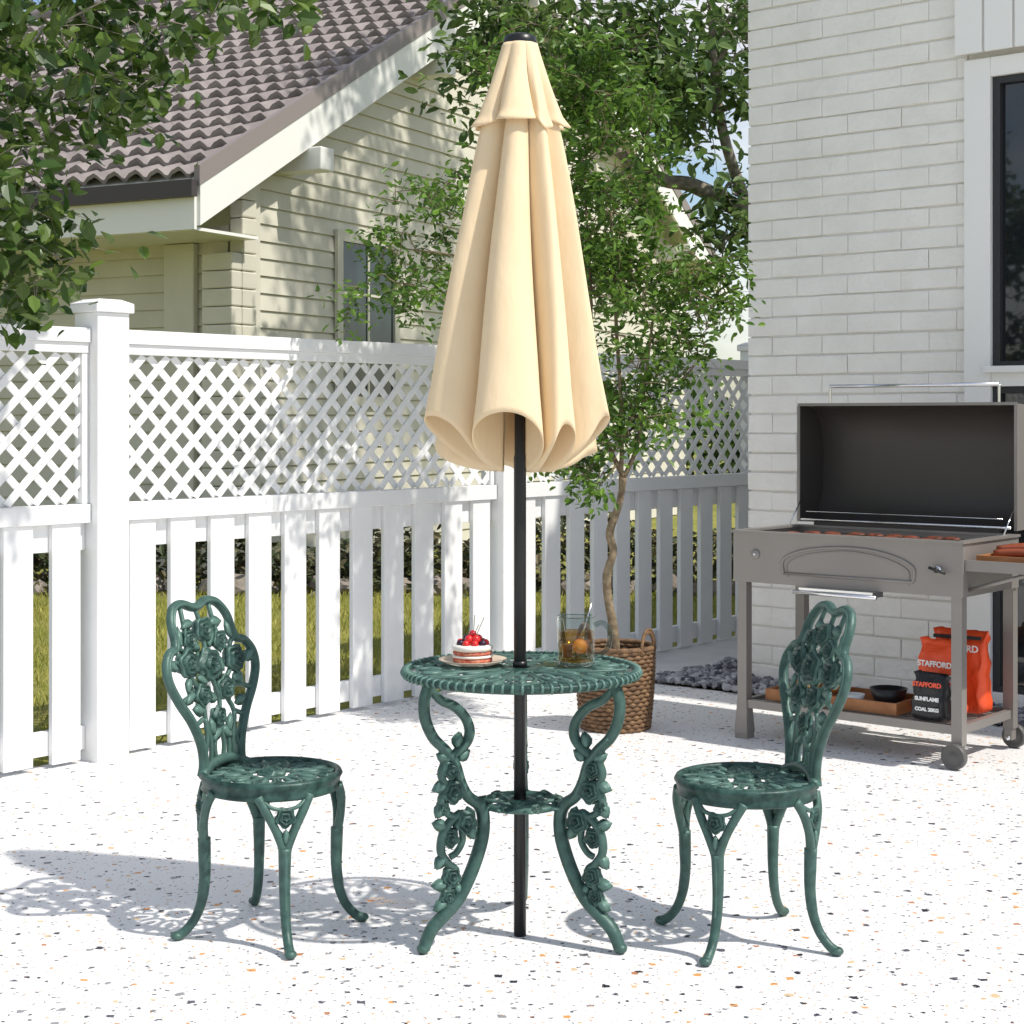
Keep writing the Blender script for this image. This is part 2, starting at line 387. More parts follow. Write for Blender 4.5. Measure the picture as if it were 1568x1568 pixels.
def roofside(flip):
    per=.215; rows=22; Ls=(span/2)/math.cos(math.atan(sl_)); rl=Ls/rows; v0=-.27; v1=10.5
    nv=int((v1-v0)/per*8)
    vv=np.linspace(v0,v1,nv); prof=.030*np.sin(2*np.pi*vv/per)+.010*np.sin(4*np.pi*vv/per+.6)
    vs=[];fs=[]; ca=math.cos(math.atan(sl_)); sa=math.sin(math.atan(sl_))
    for r in range(rows):
        for (s,h) in ((r*rl-.035,.045),(r*rl-.03,.078),((r+1)*rl-.03,.012)):
            for k,v in enumerate(vv):
                hh_=h+prof[k]+.006*math.sin(r*12.9+int(v/per)*7.1)
                u=s*ca-hh_*sa; zz=s*sa+hh_*ca
                uu=ue+u if not flip else ue+span-u
                vs.append((uu,v,z_e+zz))
    nl=rows*3
    for i in range(nl-1):
        for k in range(nv-1):
            a=i*nv+k; fs.append((a,a+1,a+nv+1,a+nv) if flip else (a,a+nv,a+nv+1,a+1))
    return vs,fs
mb=MB()
for fl in (False,True):
    vs,fs=roofside(fl); mb.add(vs,fs,0,False)
mb.tube([(um,-.3,roofz(um)+.06),(um,10.6,roofz(um)+.06)],.12,12,0)
addto(hh,mb.obj('tiled_roof',[m_tile],mw=HR))
mb=MB()
def rakeboard(v0,v1,top,bot,mi,ex=0):
    for (a,b) in ((ue-ex,um),(um,ue+span+ex)):
        za=roofz(a) if a>ue-ex+.001 or ex==0 else z_e-ex*sl_; zb=roofz(b) if b<ue+span+ex-.001 or ex==0 else z_e-ex*sl_
        vs=[(a,v0,za+bot),(b,v0,zb+bot),(b,v0,zb+top),(a,v0,za+top),(a,v1,za+bot),(b,v1,zb+bot),(b,v1,zb+top),(a,v1,za+top)]
        mb.add(vs,[(0,1,2,3),(5,4,7,6),(3,2,6,7),(1,0,4,5),(0,3,7,4),(1,5,6,2)],mi)
rakeboard(-.30,10.5,-.005,-.05,0)
rakeboard(-.335,-.301,-.06,-.38,0)
rakeboard(-.345,-.29,.10,-.058,1,.02)
mb.box(ue-.03,ue,-.30,10.5,2.77,3.04,0); mb.box(ue+.001,-.001,-.30,10.5,2.765,2.79,0)
mb.box(ue-.10,ue-.031,-.33,10.5,3.02,3.15,2)
addto(hh,mb.obj('bargeboards_and_gutter',[m_white,m_taupe,m_gut],mw=HR))
m_hg=mat('house_window_glass',(.02,.035,.035),.04,spec=1.0)
mb=MB()
ua,ub,za,zb=1.62,2.52,1.5,2.92
mb.box(ua-.09,ua,-.06,-.024,za-.09,zb+.1,0);mb.box(ub,ub+.09,-.06,-.024,za-.09,zb+.1,0);mb.box(ua+.001,ub-.001,-.06,-.024,zb,zb+.1,0);mb.box(ua+.001,ub-.001,-.06,-.024,za-.09,za,0)
mb.box(ua+.001,ub-.001,-.035,-.025,za+.001,zb-.001,1)
mb.box((ua+ub)/2-.015,(ua+ub)/2+.015,-.048,-.036,za+.002,zb-.002,0)
for z in (za+.47,za+.95): mb.box(ua+.002,ub-.002,-.047,-.0365,z-.012,z+.012,0)
addto(hh,mb.obj('window',[m_sid,m_hg],mw=HR))

# ------------------------------------------------------------------ foliage
def leafcloud(P,D,Nn,S,wr=.5):
    n=len(P); D=D/np.linalg.norm(D,axis=1,keepdims=True); Nn=Nn-D*np.sum(D*Nn,1,keepdims=True); Nn/=np.linalg.norm(Nn,axis=1,keepdims=True)
    Sd=np.cross(D,Nn); S=S[:,None]
    sh=[(0,0,0),(.3,wr*.42,.07),(.68,wr*.40,.05),(1,0,-.08),(.68,-wr*.40,.05),(.3,-wr*.42,.07)]
    vs=np.stack([P+D*S*a+Sd*S*b+Nn*S*c for a,b,c in sh],1).reshape(-1,3)
    i=np.arange(n)[:,None]*6
    fs=np.concatenate([i+np.array([[0,1,2,3]]),i+np.array([[0,3,4,5]])],0)
    return vs,fs
def leafobj(name,P,S,m,updown=.5,wr=.5,parent=None,droop=.3):
    P=np.asarray(P);n=len(P)
    D=rng.normal(size=(n,3)); D[:,2]=D[:,2]*.6-droop
    Nn=rng.normal(size=(n,3))*.6+np.array([.25,-.3,updown+.5])
    vs,fs=leafcloud(P,D,Nn,S,wr)
    me=bpy.data.meshes.new(name); me.from_pydata(vs.tolist(),[],fs.tolist()); me.materials.append(m); me.update()
    o=bpy.data.objects.new(name,me);COL.objects.link(o)
    if parent: o.parent=parent
    return o
def tree(name,trunk,tr,targets,bark,leafm,per,sig,size,twig_r=.004,jit=.05,wr=.5,droop=.3,sprig=.2,limbs=()):
    root=empty(name,Matrix.Identity(4))
    mb=MB(); tp=cr(trunk,5); k=len(tp)
    mb.tube(tp,tr,9,0)
    nodes=[(p,np.interp(i/(k-1),np.linspace(0,1,len(tr)),tr)) for i,p in enumerate(tp)][int(k*.55):]
    for lp,lr in limbs:
        q=cr(lp,6); mb.tube(q,lr,7,0)
        nodes+= [(p,np.interp(i/(len(q)-1),np.linspace(0,1,len(lr)),lr)) for i,p in enumerate(q)]
    top=tp[-1]
    targets=sorted(targets,key=lambda p:(V(p)-top).length)
    P=[];S=[]
    for t in targets:
        t=V(t)
        best=None;bd_=1e9
        for nd in nodes:
            d=(nd[0]-t).length + (0.25*max(0,nd[0].z-t.z))
            if d<bd_: bd_=d;best=nd
        a,ra=best; d=t-a; L=d.length
        if L<.02: continue
        mid1=a+d*.35+V((random.gauss(0,jit),random.gauss(0,jit),random.gauss(0,jit)+.12*L)); mid2=a+d*.7+V((random.gauss(0,jit),random.gauss(0,jit),random.gauss(0,jit)+.10*L))
        q=cr([a,mid1,mid2,t],3); r0=max(min(ra*.75,twig_r*3+L*.012),twig_r)
        rs=[r0,r0*.7,r0*.5,twig_r*.5]
        mb.tube(q,rs,5,0,cap=False)
        for i,p in enumerate(q[2:]): nodes.append((p,max(r0*.6,twig_r)))
        pm=per*random.uniform(.5,1.4)
        for s in range(3):
            dd=(d.normalized()*.6+V((random.gauss(0,.7),random.gauss(0,.7),random.gauss(0,.5)))).normalized()*sprig*random.uniform(.5,1.2)
            e=t+dd; mb.tube([t,t+dd*.5+V((0,0,.1*sprig)),e],[twig_r*.5,twig_r*.4,twig_r*.2],3,0,cap=False)
            for _ in range(int(pm/3)):
                u=random.random()
                c=t+dd*u*1.05
                P.append((c.x+random.gauss(0,sig),c.y+random.gauss(0,sig),c.z+random.gauss(0,sig*.8))); S.append(size*random.uniform(.6,1.25))
    o=mb.obj('trunk_and_branches',[bark]); o.parent=root
    leafobj('leaves',P,np.array(S),leafm,parent=root,wr=wr,droop=droop)
    return root
def ell(n,c,r):
    out=[]
    while len(out)<n:
        p=rng.uniform(-1,1,3)
        if 0.15<np.dot(p,p)<1: out.append((c[0]+p[0]*r[0],c[1]+p[1]*r[1],c[2]+p[2]*r[2]))
    return out
m_bark=mat('bark',(.27,.21,.13),.9,c2=(.14,.10,.06),nscale=30,bump=(60,.8,.01))
m_bark2=mat('bark_grey',(.30,.27,.21),.9,c2=(.15,.12,.10),nscale=20,bump=(40,.8,.01))
m_l1=mat('leaf_fresh',(.07,.16,.018),.42,island=(.17,.30,.04),c2=(.035,.09,.015),nscale=3,translu=.35)
m_l2=mat('leaf_bg',(.06,.13,.025),.5,island=(.17,.26,.07),c2=(.03,.07,.02),nscale=1.2,translu=.35)
m_l3=mat('leaf_big',(.035,.09,.016),.38,island=(.13,.20,.035),c2=(.025,.06,.012),nscale=4,translu=.3)
tg=[]
tg+=ell(96,(.36,7.1,2.34),(.30,.36,.58))
tg+=ell(24,(.14,7.1,2.74),(.36,.4,.24))
tg+=ell(34,(.62,7.1,1.80),(.30,.35,.25))
tg+=ell(20,(.50,7.05,1.48),(.25,.3,.18))
tg+=ell(20,(-.24,6.95,2.12),(.34,.3,.30))
tg+=ell(10,(-.50,6.95,1.84),(.24,.25,.13))
tg+=ell(9,(.78,7.1,1.75),(.18,.25,.16))
tg+=ell(11,(.28,6.9,1.14),(.14,.15,.15))
tg+=ell(8,(.55,6.95,1.26),(.14,.15,.12))
tree('potted_tree',[(.433,7.0,.30),(.425,7.0,.42),(.405,7.01,.53),(.398,7.0,.64),(.425,7.0,.74),(.41,7.0,.82),(.45,7.0,.94),(.469,7,1.05)],[.023,.020,.018,.019,.016,.018,.015,.013],
     tg,m_bark,m_l1,58,.032,.042,twig_r=.0032,jit=.035,sprig=.17,
     limbs=[([(.469,7,1.05),(.40,7,1.2),(.34,7.02,1.45),(.33,7.05,1.9),(.30,7.08,2.4)],[.012,.010,.009,.007,.004]),([(.469,7,1.05),(.53,7,1.2),(.56,7.03,1.45),(.60,7.05,1.75)],[.011,.009,.007,.005]),([(.455,7,.96),(.46,7,1.3),(.44,7.05,1.7),(.42,7.1,2.2)],[.01,.009,.008,.005]),([(.34,7.02,1.45),(.1,7,1.75),(-.15,6.98,1.95),(-.4,6.95,2.0)],[.008,.006,.005,.003])])
tg=[]
tg+=ell(38,(1.32,12.6,4.05),(.55,.8,.75)); tg+=ell(22,(.45,12.8,4.15),(.75,.8,.45)); tg+=ell(8,(-.25,12.8,4.25),(.40,.5,.3)); tg+=ell(6,(1.55,12.6,2.75),(.3,.5,.35)); tg+=ell(22,(2.4,13.2,4.6),(1,1,1)); tg+=ell(10,(.4,12.8,2.7),(.6,.5,.5))
tg+=ell(95,(1.9,14.2,7.3),(1.8,1.6,1.2))  # unseen upper crown above the frame, added to shade the gable wall
tree('garden_tree',[(2.35,13,0),(2.3,13,1.2),(2.25,13,2.4),(2.2,13,3.4),(2.1,13.2,4.6),(2.0,13.7,6.2)],[.17,.14,.13,.11,.08,.05],tg,m_bark2,m_l2,60,.12,.125,twig_r=.007,jit=.08,sprig=.42,
     limbs=[([(2.25,13,2.5),(1.85,12.9,2.85),(1.4,12.8,3.08),(1.1,12.8,3.15),(.6,12.8,3.5),(0,12.8,3.9)],[.085,.075,.06,.05,.035,.02]),([(1.85,12.9,2.85),(1.6,12.7,3.5),(1.5,12.6,4.3)],[.05,.04,.02])])
tg=[]
tg+=ell(27,(-1.56,5.4,2.46),(.46,.4,.26)); tg+=ell(10,(-1.10,5.3,2.62),(.34,.3,.09)); tg+=ell(15,(-1.66,5.4,2.08),(.22,.35,.32)); tg+=ell(8,(-1.60,5.4,1.78),(.13,.25,.14)); tg+=ell(36,(-2.3,5.6,2.8),(.55,.6,.6))
tree('overhanging_tree',[(-2.75,5.9,0),(-2.7,5.9,.8),(-2.65,5.8,1.6),(-2.5,5.7,2.3),(-2.4,5.7,2.9)],[.08,.07,.06,.05,.03],tg,m_bark2,m_l3,36,.045,.070,twig_r=.003,jit=.04,wr=.66,sprig=.2,droop=.5)
n=10000
P=np.stack([rng.uniform(-6,3.0,n),12.75+rng.normal(0,.22,n),rng.uniform(0,.62,n)],1)
P[:,2]*= (0.75+.35*np.sin(P[:,0]*3.1)*np.sin(P[:,0]*1.3+1))
m_hd=mat('hedge_leaf',(.03,.055,.015),.6,island=(.12,.10,.05))
leafobj('low_hedge',P,rng.uniform(.06,.11,n),m_hd)
mb=MB()
for i in range(90):
    r=random.uniform(.06,.14); T=Matrix.Translation((random.uniform(-5.5,2.6),12.45+random.uniform(-.1,.1),r*.3))@Matrix.Rotation(random.random()*6,4,'Z')@Matrix.Rotation(random.random()*6,4,'X')@Matrix.Diagonal((r*1.3,r,r*.7,1))
    mb.add(ico,icf,0,False,T)
mb.obj('garden_rocks',[mat('rock',(.20,.17,.14),.9,island=(.32,.28,.24),bump=(20,.6,.03))])
n=8000
P=np.stack([rng.uniform(-2,14,n),28+rng.normal(0,.7,n),rng.uniform(0,1,n)],1); P[:,2]*=2.2+.6*np.sin(P[:,0]*1.1)+.4*np.sin(P[:,0]*2.7)
leafobj('distant_shrubs',P,rng.uniform(.2,.36,n),m_l2)
n=20000
xs=rng.uniform(-3.5,1.6,n); ys=rng.uniform(6.2,12.4,n)
rel=(xs-K.x)*.766+(ys-K.y)*-.643
ok=rel<fx-.12; xs=xs[ok];ys=ys[ok];n=len(xs)
P=np.stack([xs,ys,np.full(n,-.012)],1); D=rng.normal(size=(n,3))*.35; D[:,2]=1
vs,fs=leafcloud(P,D,rng.normal(size=(n,3)),rng.uniform(.03,.06,n),.12)
me=bpy.data.meshes.new('grass_tufts'); me.from_pydata(vs.tolist(),[],fs.tolist()); me.materials.append(mat('grass_blade',(.24,.28,.04),.7,island=(.50,.46,.12),translu=.2)); 
COL.objects.link(bpy.data.objects.new('grass_tufts',me))

# ------------------------------------------------------------------ wicker basket
m_wick=mat('wicker',(.22,.125,.06),.65,c2=(.11,.06,.03),nscale=40,bump=(200,.3,.002))
mb=MB(); rows=19; hB=.335
for r in range(rows):
    z=.009+r*hB/rows; R0=.138+.020*math.sin(min(1,z/hB)*1.7)
    pts=[]
    for j in range(96):
        a=2*math.pi*j/96; rr=R0+.005*math.cos(24*a+math.pi*(r%2)); pts.append((rr*math.cos(a),rr*math.sin(a),z+.0015*math.sin(7*a+r)))
    mb.tube(pts,.0098,5,0,closed=True,up=(0,0,1))
for k in range(3):
    pts=[((.160+.005*math.cos(30*a+k*2.1))*math.cos(a),(.160+.005*math.cos(30*a+k*2.1))*math.sin(a),hB+.006+.006*math.sin(30*a+k*2.1)) for a in [2*math.pi*j/180 for j in range(180)]]
    mb.tube(pts,.007,5,0,closed=True)
mb.lathe([(.001,.0),(.13,.0),(.135,.3),(.001,.3)],40,1)
for sg in (1,-1):
    for dx in (0,.012):
        pts=[(sg*(.158), .052*math.cos(t)+dx*.3, hB+.085*math.sin(t)-.01+dx) for t in np.linspace(0,math.pi,16)]
        mb.tube(pts,.0075,6,0)
mb.obj('wicker_basket',[m_wick,mat('soil',(.05,.035,.025),.95,bump=(60,1,.02))],mw=RT(.433,7.0,.0015,-35))

# ------------------------------------------------------------------ cast metal furniture
def castmat():
    m=mat('green_cast_metal',(.009,.034,.028),.45,metal=.12,c2=(.040,.095,.079),nscale=38,ndetail=8,bump=(90,.4,.003),spec=.45)
    nt=m.node_tree;N=nt.nodes;L=nt.links;b=N['Principled BSDF']
    src=b.inputs['Base Color'].links[0].from_socket
    g=N.new('ShaderNodeNewGeometry'); mr=N.new('ShaderNodeMapRange'); mr.inputs[1].default_value=.52; mr.inputs[2].default_value=.63
    L.new(g.outputs['Pointiness'],mr.inputs[0]); mx=N.new('ShaderNodeMix'); mx.data_type='RGBA'; mx.inputs[7].default_value=(.095,.18,.15,1)
    L.new(mr.outputs[0],mx.inputs[0]);L.new(src,mx.inputs[6]);L.new(mx.outputs[2],b.inputs['Base Color'])
    return m
m_cast=castmat()
def chair(name,x,y,deg):
    mb=MB()
    SH=.405
    R=.176
    mb.lathe([(R-.016,SH-.002),(R-.008,SH+.004),(R,SH+.002),(R+.004,SH-.006),(R-.001,SH-.014),(R-.004,SH-.030),(R+.001,SH-.036),(R-.004,SH-.041),(R-.012,SH-.036),(R-.014,SH-.012)],64,0,close=True)
    zt=SH-.004
    mb.rose((0,0,zt-.004),(0,0,1),.034)
    for ring,rr in ((.060,.0038),(.118,.0036)):
        mb.tube([(ring*math.cos(a),ring*math.sin(a),zt-.003) for a in np.linspace(0,2*math.pi,49)[:-1]],rr,6,0,closed=True)
    for k in range(10):
        a=2*math.pi*k/10+.1; ca,sa=math.cos(a),math.sin(a)
        def q(r,w): return (r*ca-w*sa,r*sa+w*ca,zt-.003)
        mb.tube(cr([q(.05,0),q(.08,.022),(q(.115,.024)),q(.162,0),q(.115,-.024),q(.08,-.022)],4,True),.0042,6,0,closed=True)
        mb.leaf(q(.07,0),(ca,sa,0),(0,0,1),.06,.026)
        a2=a+math.pi/10; c2,s2=math.cos(a2),math.sin(a2)
        if k%2==0: mb.rose((.138*c2,.138*s2,zt-.006),(0,0,1),.020)
        else: mb.leaf((.105*c2,.105*s2,zt-.004),(c2,s2,.0),(0,0,1),.06,.034)
    for k in range(4):
        a=math.radians(45+90*k)
        def c(r,z,da=0.): 
            aa=a+math.radians(da); return (r*math.cos(aa),r*math.sin(aa),z)
        for sg in (1,-1):
            mb.tube(cr([c(.170,SH-.03,22*sg),c(.176,.34,15*sg),c(.176,.295,7.5*sg),c(.172,.25,1.8*sg),c(.170,.22,0.8*sg)],5),[.0120,.0115,.011,.012,.0125],8,0)
            mb.leaf(c(.176,.262,2*sg),(V(c(.178,.315,9*sg))-V(c(.176,.262,2*sg))),(math.cos(a),math.sin(a),0),.05,.022)
            mb.tube(cr([c(.171,SH-.036,19*sg),c(.178,.352,11*sg),c(.176,.345,3*sg)],4),.0055,6,0)
        mb.tube(cr([c(.170,.25),c(.168,.20),c(.168,.15),c(.174,.10),c(.190,.055),c(.214,.024),c(.235,.010)],5),[.0165,.0150,.0138,.0128,.0118,.0118,.0130],10,0)
        mb.tube(cr([c(.1795,.25),c(.1790,.20),c(.178,.15),c(.185,.10)],4),[.007,.006,.005,.003],6,0)
        mb.ball(c(.238,.0115),.0125,0,8,(1.25,1.25,.85))
        mb.rose(c(.176,.327),(math.cos(a),math.sin(a),0),.026)
        mb.leaf(c(.182,.300),(0,0,-1),(math.cos(a),math.sin(a),0),.042,.020)
    def bp(w,s): return V((-.150-.02*s-.50*s*s+.25*w*w*(s/.43),w,SH+s))
    nr=V((1,0,.2))
    half=[(.088,-.012),(.080,.02),(.088,.07),(.118,.13),(.160,.185),(.186,.235),(.184,.275),(.160,.303),(.132,.312),(.122,.335),(.118,.375),(.092,.408),(.052,.416),(.018,.406)]
    outl=[bp(w,s) for w,s in half]+[bp(0,.403)]+[bp(-w,s) for w,s in reversed(half)]
    mb.tube(cr(outl,5),[.0135,.0125,.012,.012,.012,.0125,.0135],9,0,asp=1.0)
    mb.tube(cr([p+V((.010,0,0)) for p in outl],5),.005,6,0)
    mb.tube(cr([bp(-.10,-.008)+V((.01,0,0)),bp(-.05,.012),bp(0,.018),bp(.05,.012),bp(.10,-.008)+V((.01,0,0))],4),[.012,.014,.014,.014,.012],8,0)
    roses=[(0,.346,.033),(-.098,.272,.037),(.098,.262,.036),(-.012,.262,.043),(.055,.314,.027),(-.068,.330,.026),(.035,.195,.033),(-.062,.190,.030),(-.005,.130,.025)]
    for w,s,r in roses: mb.rose(bp(w,s)+V((.004,0,0)),nr,r,0,random.random()*6); mb.rose(bp(w,s)-V((.004,0,0)),-nr,r*.9,0)
    stems=[[(0,.01),(.01,.06),(-.005,.12),(.01,.17),(-.01,.25),(0,.35),(0,.400)],
           [(-.05,.01),(-.045,.07),(-.06,.13),(-.062,.19),(-.10,.26),(-.075,.33),(-.06,.41)],
           [(.05,.01),(.05,.07),(.065,.13),(.035,.195),(.095,.26),(.06,.32),(.06,.41)],
           [(-.025,.01),(-.03,.06),(-.005,.11)],[(.025,.01),(.03,.06),(.005,.11)],
           [(-.075,.03),(-.06,.08),(-.06,.13)],[(.075,.03),(.06,.08),(.065,.13)],
           [(-.10,.27),(-.15,.28),(-.18,.26)],[(.10,.26),(.15,.27),(.18,.25)],[(-.062,.19),(-.12,.19),(-.15,.18)],[(.035,.195),(.10,.195),(.15,.18)],[(-.07,.13),(-.10,.12),(-.11,.13)],[(.07,.13),(.10,.12),(.11,.13)],
           [(-.098,.272),(-.10,.30),(-.13,.32)],[(.098,.272),(.10,.30),(.13,.32)]]
    for st in stems: mb.tube(cr([bp(*q) for q in st],4),.0068,6,0)
    lv=[(-.10,.24,-.03,-.06),(.10,.235,.02,-.06),(.14,.25,.035,.02),(-.14,.26,-.035,.025),(-.06,.15,-.05,.01),(.065,.15,.05,.01),(0,.22,.04,.03),(0,.30,.03,.03),(-.03,.30,-.035,.02),(.03,.36,.05,.0),(-.03,.37,-.05,-.01),
        (.0,.10,.04,-.03),(-.0,.10,-.04,-.03),(-.03,.215,-.04,.02),(.07,.21,.05,.01),(-.09,.20,-.04,-.02),(.0,.17,-.03,.01),(.05,.28,.0,.03),(.11,.31,-.01,.05),(-.11,.31,.01,.05),(.03,.08,.015,.05),(-.03,.08,-.015,.05),(.05,.235,-.02,.03),(-.05,.23,.02,.04)]
    for w,s,dw,ds in lv:
        d=bp(w+dw,s+ds)-bp(w,s); mb.leaf(bp(w,s)+V((.003,0,0)),d,nr,random.uniform(.050,.064),random.uniform(.030,.040),0,.004)
    return mb.obj(name,[m_cast],mw=RT(x,y,.0,deg))
chair('garden_chair',-.610,4.230,-25.8)
chair('garden_chair',.584,4.157,193.2)
def table(x,y):
    mb=MB(); TH=.672
    R=.300
    mb.lathe([(R-.022,TH-.003),(R-.012,TH+.002),(R-.003,TH-.001),(R,TH-.006),(R-.005,TH-.015),(R-.012,TH-.020),(R-.018,TH-.016),(R-.020,TH-.010)],96,0,close=True)
    for k in range(80):
        a=2*math.pi*k/80; ca,sa=math.cos(a),math.sin(a)
        mb.tube([((R-.018)*ca,(R-.018)*sa,TH+.0015),((R-.003)*ca,(R-.003)*sa,TH),((R+.001)*ca,(R+.001)*sa,TH-.007),((R-.006)*ca,(R-.006)*sa,TH-.017)],.0042,5,0)
    mb.lathe([(.022,TH+.003),(.050,TH+.001),(.056,TH-.004),(.050,TH-.012),(.022,TH-.012)],40,0,close=True)
    for rr,r in ((.092,.0042),(.150,.004),(.215,.0045),(.262,.0045)):
        mb.tube([(rr*math.cos(a),rr*math.sin(a),TH-.006) for a in np.linspace(0,2*math.pi,81)[:-1]],r,6,0,closed=True)
    for k in range(12):
        a=2*math.pi*k/12; ca,sa=math.cos(a),math.sin(a)
        q=lambda r,w:(r*ca-w*sa,r*sa+w*ca,TH-.004)
        mb.tube(cr([q(.05,0),q(.10,.022),q(.17,.034),q(.225,.020),q(.262,0),q(.225,-.020),q(.17,-.034),q(.10,-.022)],4,True),.0048,6,0,closed=True)
        mb.leaf(q(.10,0),(ca,sa,0),(0,0,1),.07,.026); mb.leaf(q(.175,0),(ca,sa,0),(0,0,1),.07,.026)
        a+=math.pi/12; ca,sa=math.cos(a),math.sin(a)
        if k%2: mb.rose((.236*ca,.236*sa,TH-.012),(0,0,1),.024)
        else: mb.leaf((.195*ca,.195*sa,TH-.005),(ca,sa,0),(0,0,1),.075,.034)
        mb.tube([(.05*ca,.05*sa,TH-.006),(.285*ca,.285*sa,TH-.006)],.004,5,0)
        for da in (-.065,.065):
            c2,s2=math.cos(a+da),math.sin(a+da); mb.tube([(.262*c2,.262*s2,TH-.006),(.285*c2,.285*s2,TH-.006)],.005,5,0)
    for deg in (211,329,90):
        a=math.radians(deg); ca,sa=math.cos(a),math.sin(a); T=V((-sa,ca,0))
        P=lambda r,z,t=0.:V((r*ca-t*sa,r*sa+t*ca,z))
        up=tuple(T)
        main=[(.262,.655),(.276,.615),(.274,.570),(.252,.522),(.216,.486),(.190,.450),(.175,.405),(.155,.368),(.125,.345),(.112,.318),(.112,.275),(.124,.230),(.148,.175),(.182,.120),(.222,.085),(.252,.060),(.268,.035),(.277,.012)]
        mb.tube(cr([P(*q) for q in main],5),[.0145,.014,.013,.0135,.016,.017,.017,.0165,.015],10,0,up=up,asp=1.15)
        mb.tube(cr([P(*q)+T*.012 for q in main[3:15]],5),.005,6,0); mb.tube(cr([P(*q)-T*.012 for q in main[3:15]],5),.005,6,0)
        inner=[(.262,.645),(.232,.612),(.192,.592),(.162,.562),(.150,.528),(.160,.500),(.186,.480),(.205,.468)]
        mb.tube(cr([P(*q) for q in inner],5),[.010,.012,.013,.013,.012,.010],8,0,up=up,asp=1.2)
        sec=[(.232,.500),(.222,.462),(.230,.430),(.218,.395),(.230,.365),(.212,.332),(.180,.318)]
        mb.tube(cr([P(*q) for q in sec],5),[.008,.010,.010,.009],8,0,up=up,asp=1.2)
        sec=[(.175,.330),(.205,.312),(.226,.280),(.230,.240),(.210,.208),(.190,.190),(.205,.165),(.214,.135),(.212,.100)]
        mb.tube(cr([P(*q) for q in sec],5),[.010,.011,.011,.010,.009],8,0,up=up,asp=1.2)
        sec=[(.150,.34),(.172,.300),(.170,.262),(.186,.235),(.205,.225)]
        mb.tube(cr([P(*q) for q in sec],5),.0085,7,0,up=up)
        mb.ball(P(.279,.0135),.0145,0,8,(1.15,1.15,.9))
        mb.ball(P(.264,.650),.016,0,8)
        for sg in (1,-1):
            n=T*sg
            for r,z,R_ in ((.198,.385,.030),(.163,.308,.031),(.206,.272,.024),(.204,.440,.024),(.202,.178,.025),(.212,.130,.020),(.226,.348,.018)):
                mb.rose(P(r,z)+n*.004,n,R_)
            for r,z,dr,dz in ((.205,.462,.03,.015),(.185,.46,-.03,.02),(.215,.405,.03,-.01),(.225,.36,.015,-.03),(.215,.30,.03,.01),(.22,.232,.02,-.025),(.195,.155,-.02,-.02),(.215,.16,.025,.0),(.215,.12,.025,-.015),(.14,.26,.01,.04),(.19,.49,-.01,.03)):
                mb.leaf(P(r,z)+n*.005,V((dr*ca,dr*sa,dz)),n,.042,.032)
        mb.tube(cr([P(.122,.325),P(.110,.328),P(.095,.33)],3),.008,6,0)
    zr=.335
    for rr,r in ((.098,.008),(.058,.006)):
        mb.tube([(rr*math.cos(a),rr*math.sin(a),zr) for a in np.linspace(0,2*math.pi,49)[:-1]],r,7,0,closed=True)
    mb.lathe([(.020,zr+.01),(.034,zr+.01),(.036,zr-.008),(.020,zr-.008)],24,0,close=True)
    for k in range(9):
        a=2*math.pi*k/9+.2; ca,sa=math.cos(a),math.sin(a)
        mb.tube([(.03*ca,.03*sa,zr),(.1*ca,.1*sa,zr)],.005,5,0); mb.rose((.100*ca,.100*sa,zr+.003),(ca*.6,sa*.6,1),.015)
        a+=.35; ca,sa=math.cos(a),math.sin(a); mb.leaf((.096*ca,.096*sa,zr),(ca-sa,sa+ca,0),(0,0,1),.04,.02)
    return mb.obj('bistro_table',[m_cast],mw=Matrix.Translation((x,y,0)))
TX,TY=.020,4.19
table(TX+.004,TY)

# ------------------------------------------------------------------ umbrella
def fabric():
    m=mat('beige_fabric',(.93,.765,.52),.85,c2=(.90,.73,.49),nscale=6,spec=.15,translu=.22)
    nt=m.node_tree;N=nt.nodes;L=nt.links;b=N['Principled BSDF']
    tc=N.new('ShaderNodeTexCoord'); 
    mp=N.new('ShaderNodeMapping'); mp.inputs['Scale'].default_value=(1,1,.35); L.new(tc.outputs['Object'],mp.inputs[0])
    n=N.new('ShaderNodeTexNoise'); n.inputs['Scale'].default_value=22; n.inputs['Detail'].default_value=3; L.new(mp.outputs[0],n.inputs['Vector'])
    b1=N.new('ShaderNodeBump'); b1.inputs['Strength'].default_value=.45; b1.inputs['Distance'].default_value=.010; L.new(n.outputs['Fac'],b1.inputs['Height'])
    v=N.new('ShaderNodeTexWave'); v.inputs['Scale'].default_value=160; v.bands_direction='Z'; v.inputs['Distortion'].default_value=1.5; L.new(tc.outputs['Object'],v.inputs['Vector'])
    b2=N.new('ShaderNodeBump'); b2.inputs['Strength'].default_value=.12; b2.inputs['Distance'].default_value=.001; L.new(v.outputs['Fac'],b2.inputs['Height']); L.new(b1.outputs[0],b2.inputs['Normal']); L.new(b2.outputs[0],b.inputs['Normal'])
    return m
m_fab=fabric(); m_black=mat('black_metal',(.012,.012,.013),.35,spec=.5)
def lerp(a,b,t): return a+(b-a)*t
um_=empty('patio_umbrella',Matrix.Translation((TX,TY,0)))
mb=MB()
mb.lathe([(.001,.0),(.0155,.0),(.0155,1.2),(.0135,1.21),(.0135,2.235),(.001,2.235)],24,0)
mb.lathe([(.001,2.262),(.030,2.262),(.040,2.256),(.042,2.240),(.040,2.232),(.001,2.232)],32,0)
mb.lathe([(.0155,.690),(.018,.690),(.018,.676),(.0155,.676)],24,0)
o=mb.obj('pole',[m_black],mw=Matrix.Translation((TX,TY,0))); addto(um_,o)
LB=[-84,-36,24,50,92,134,180,226,276]      # fold valleys (degrees from the front)
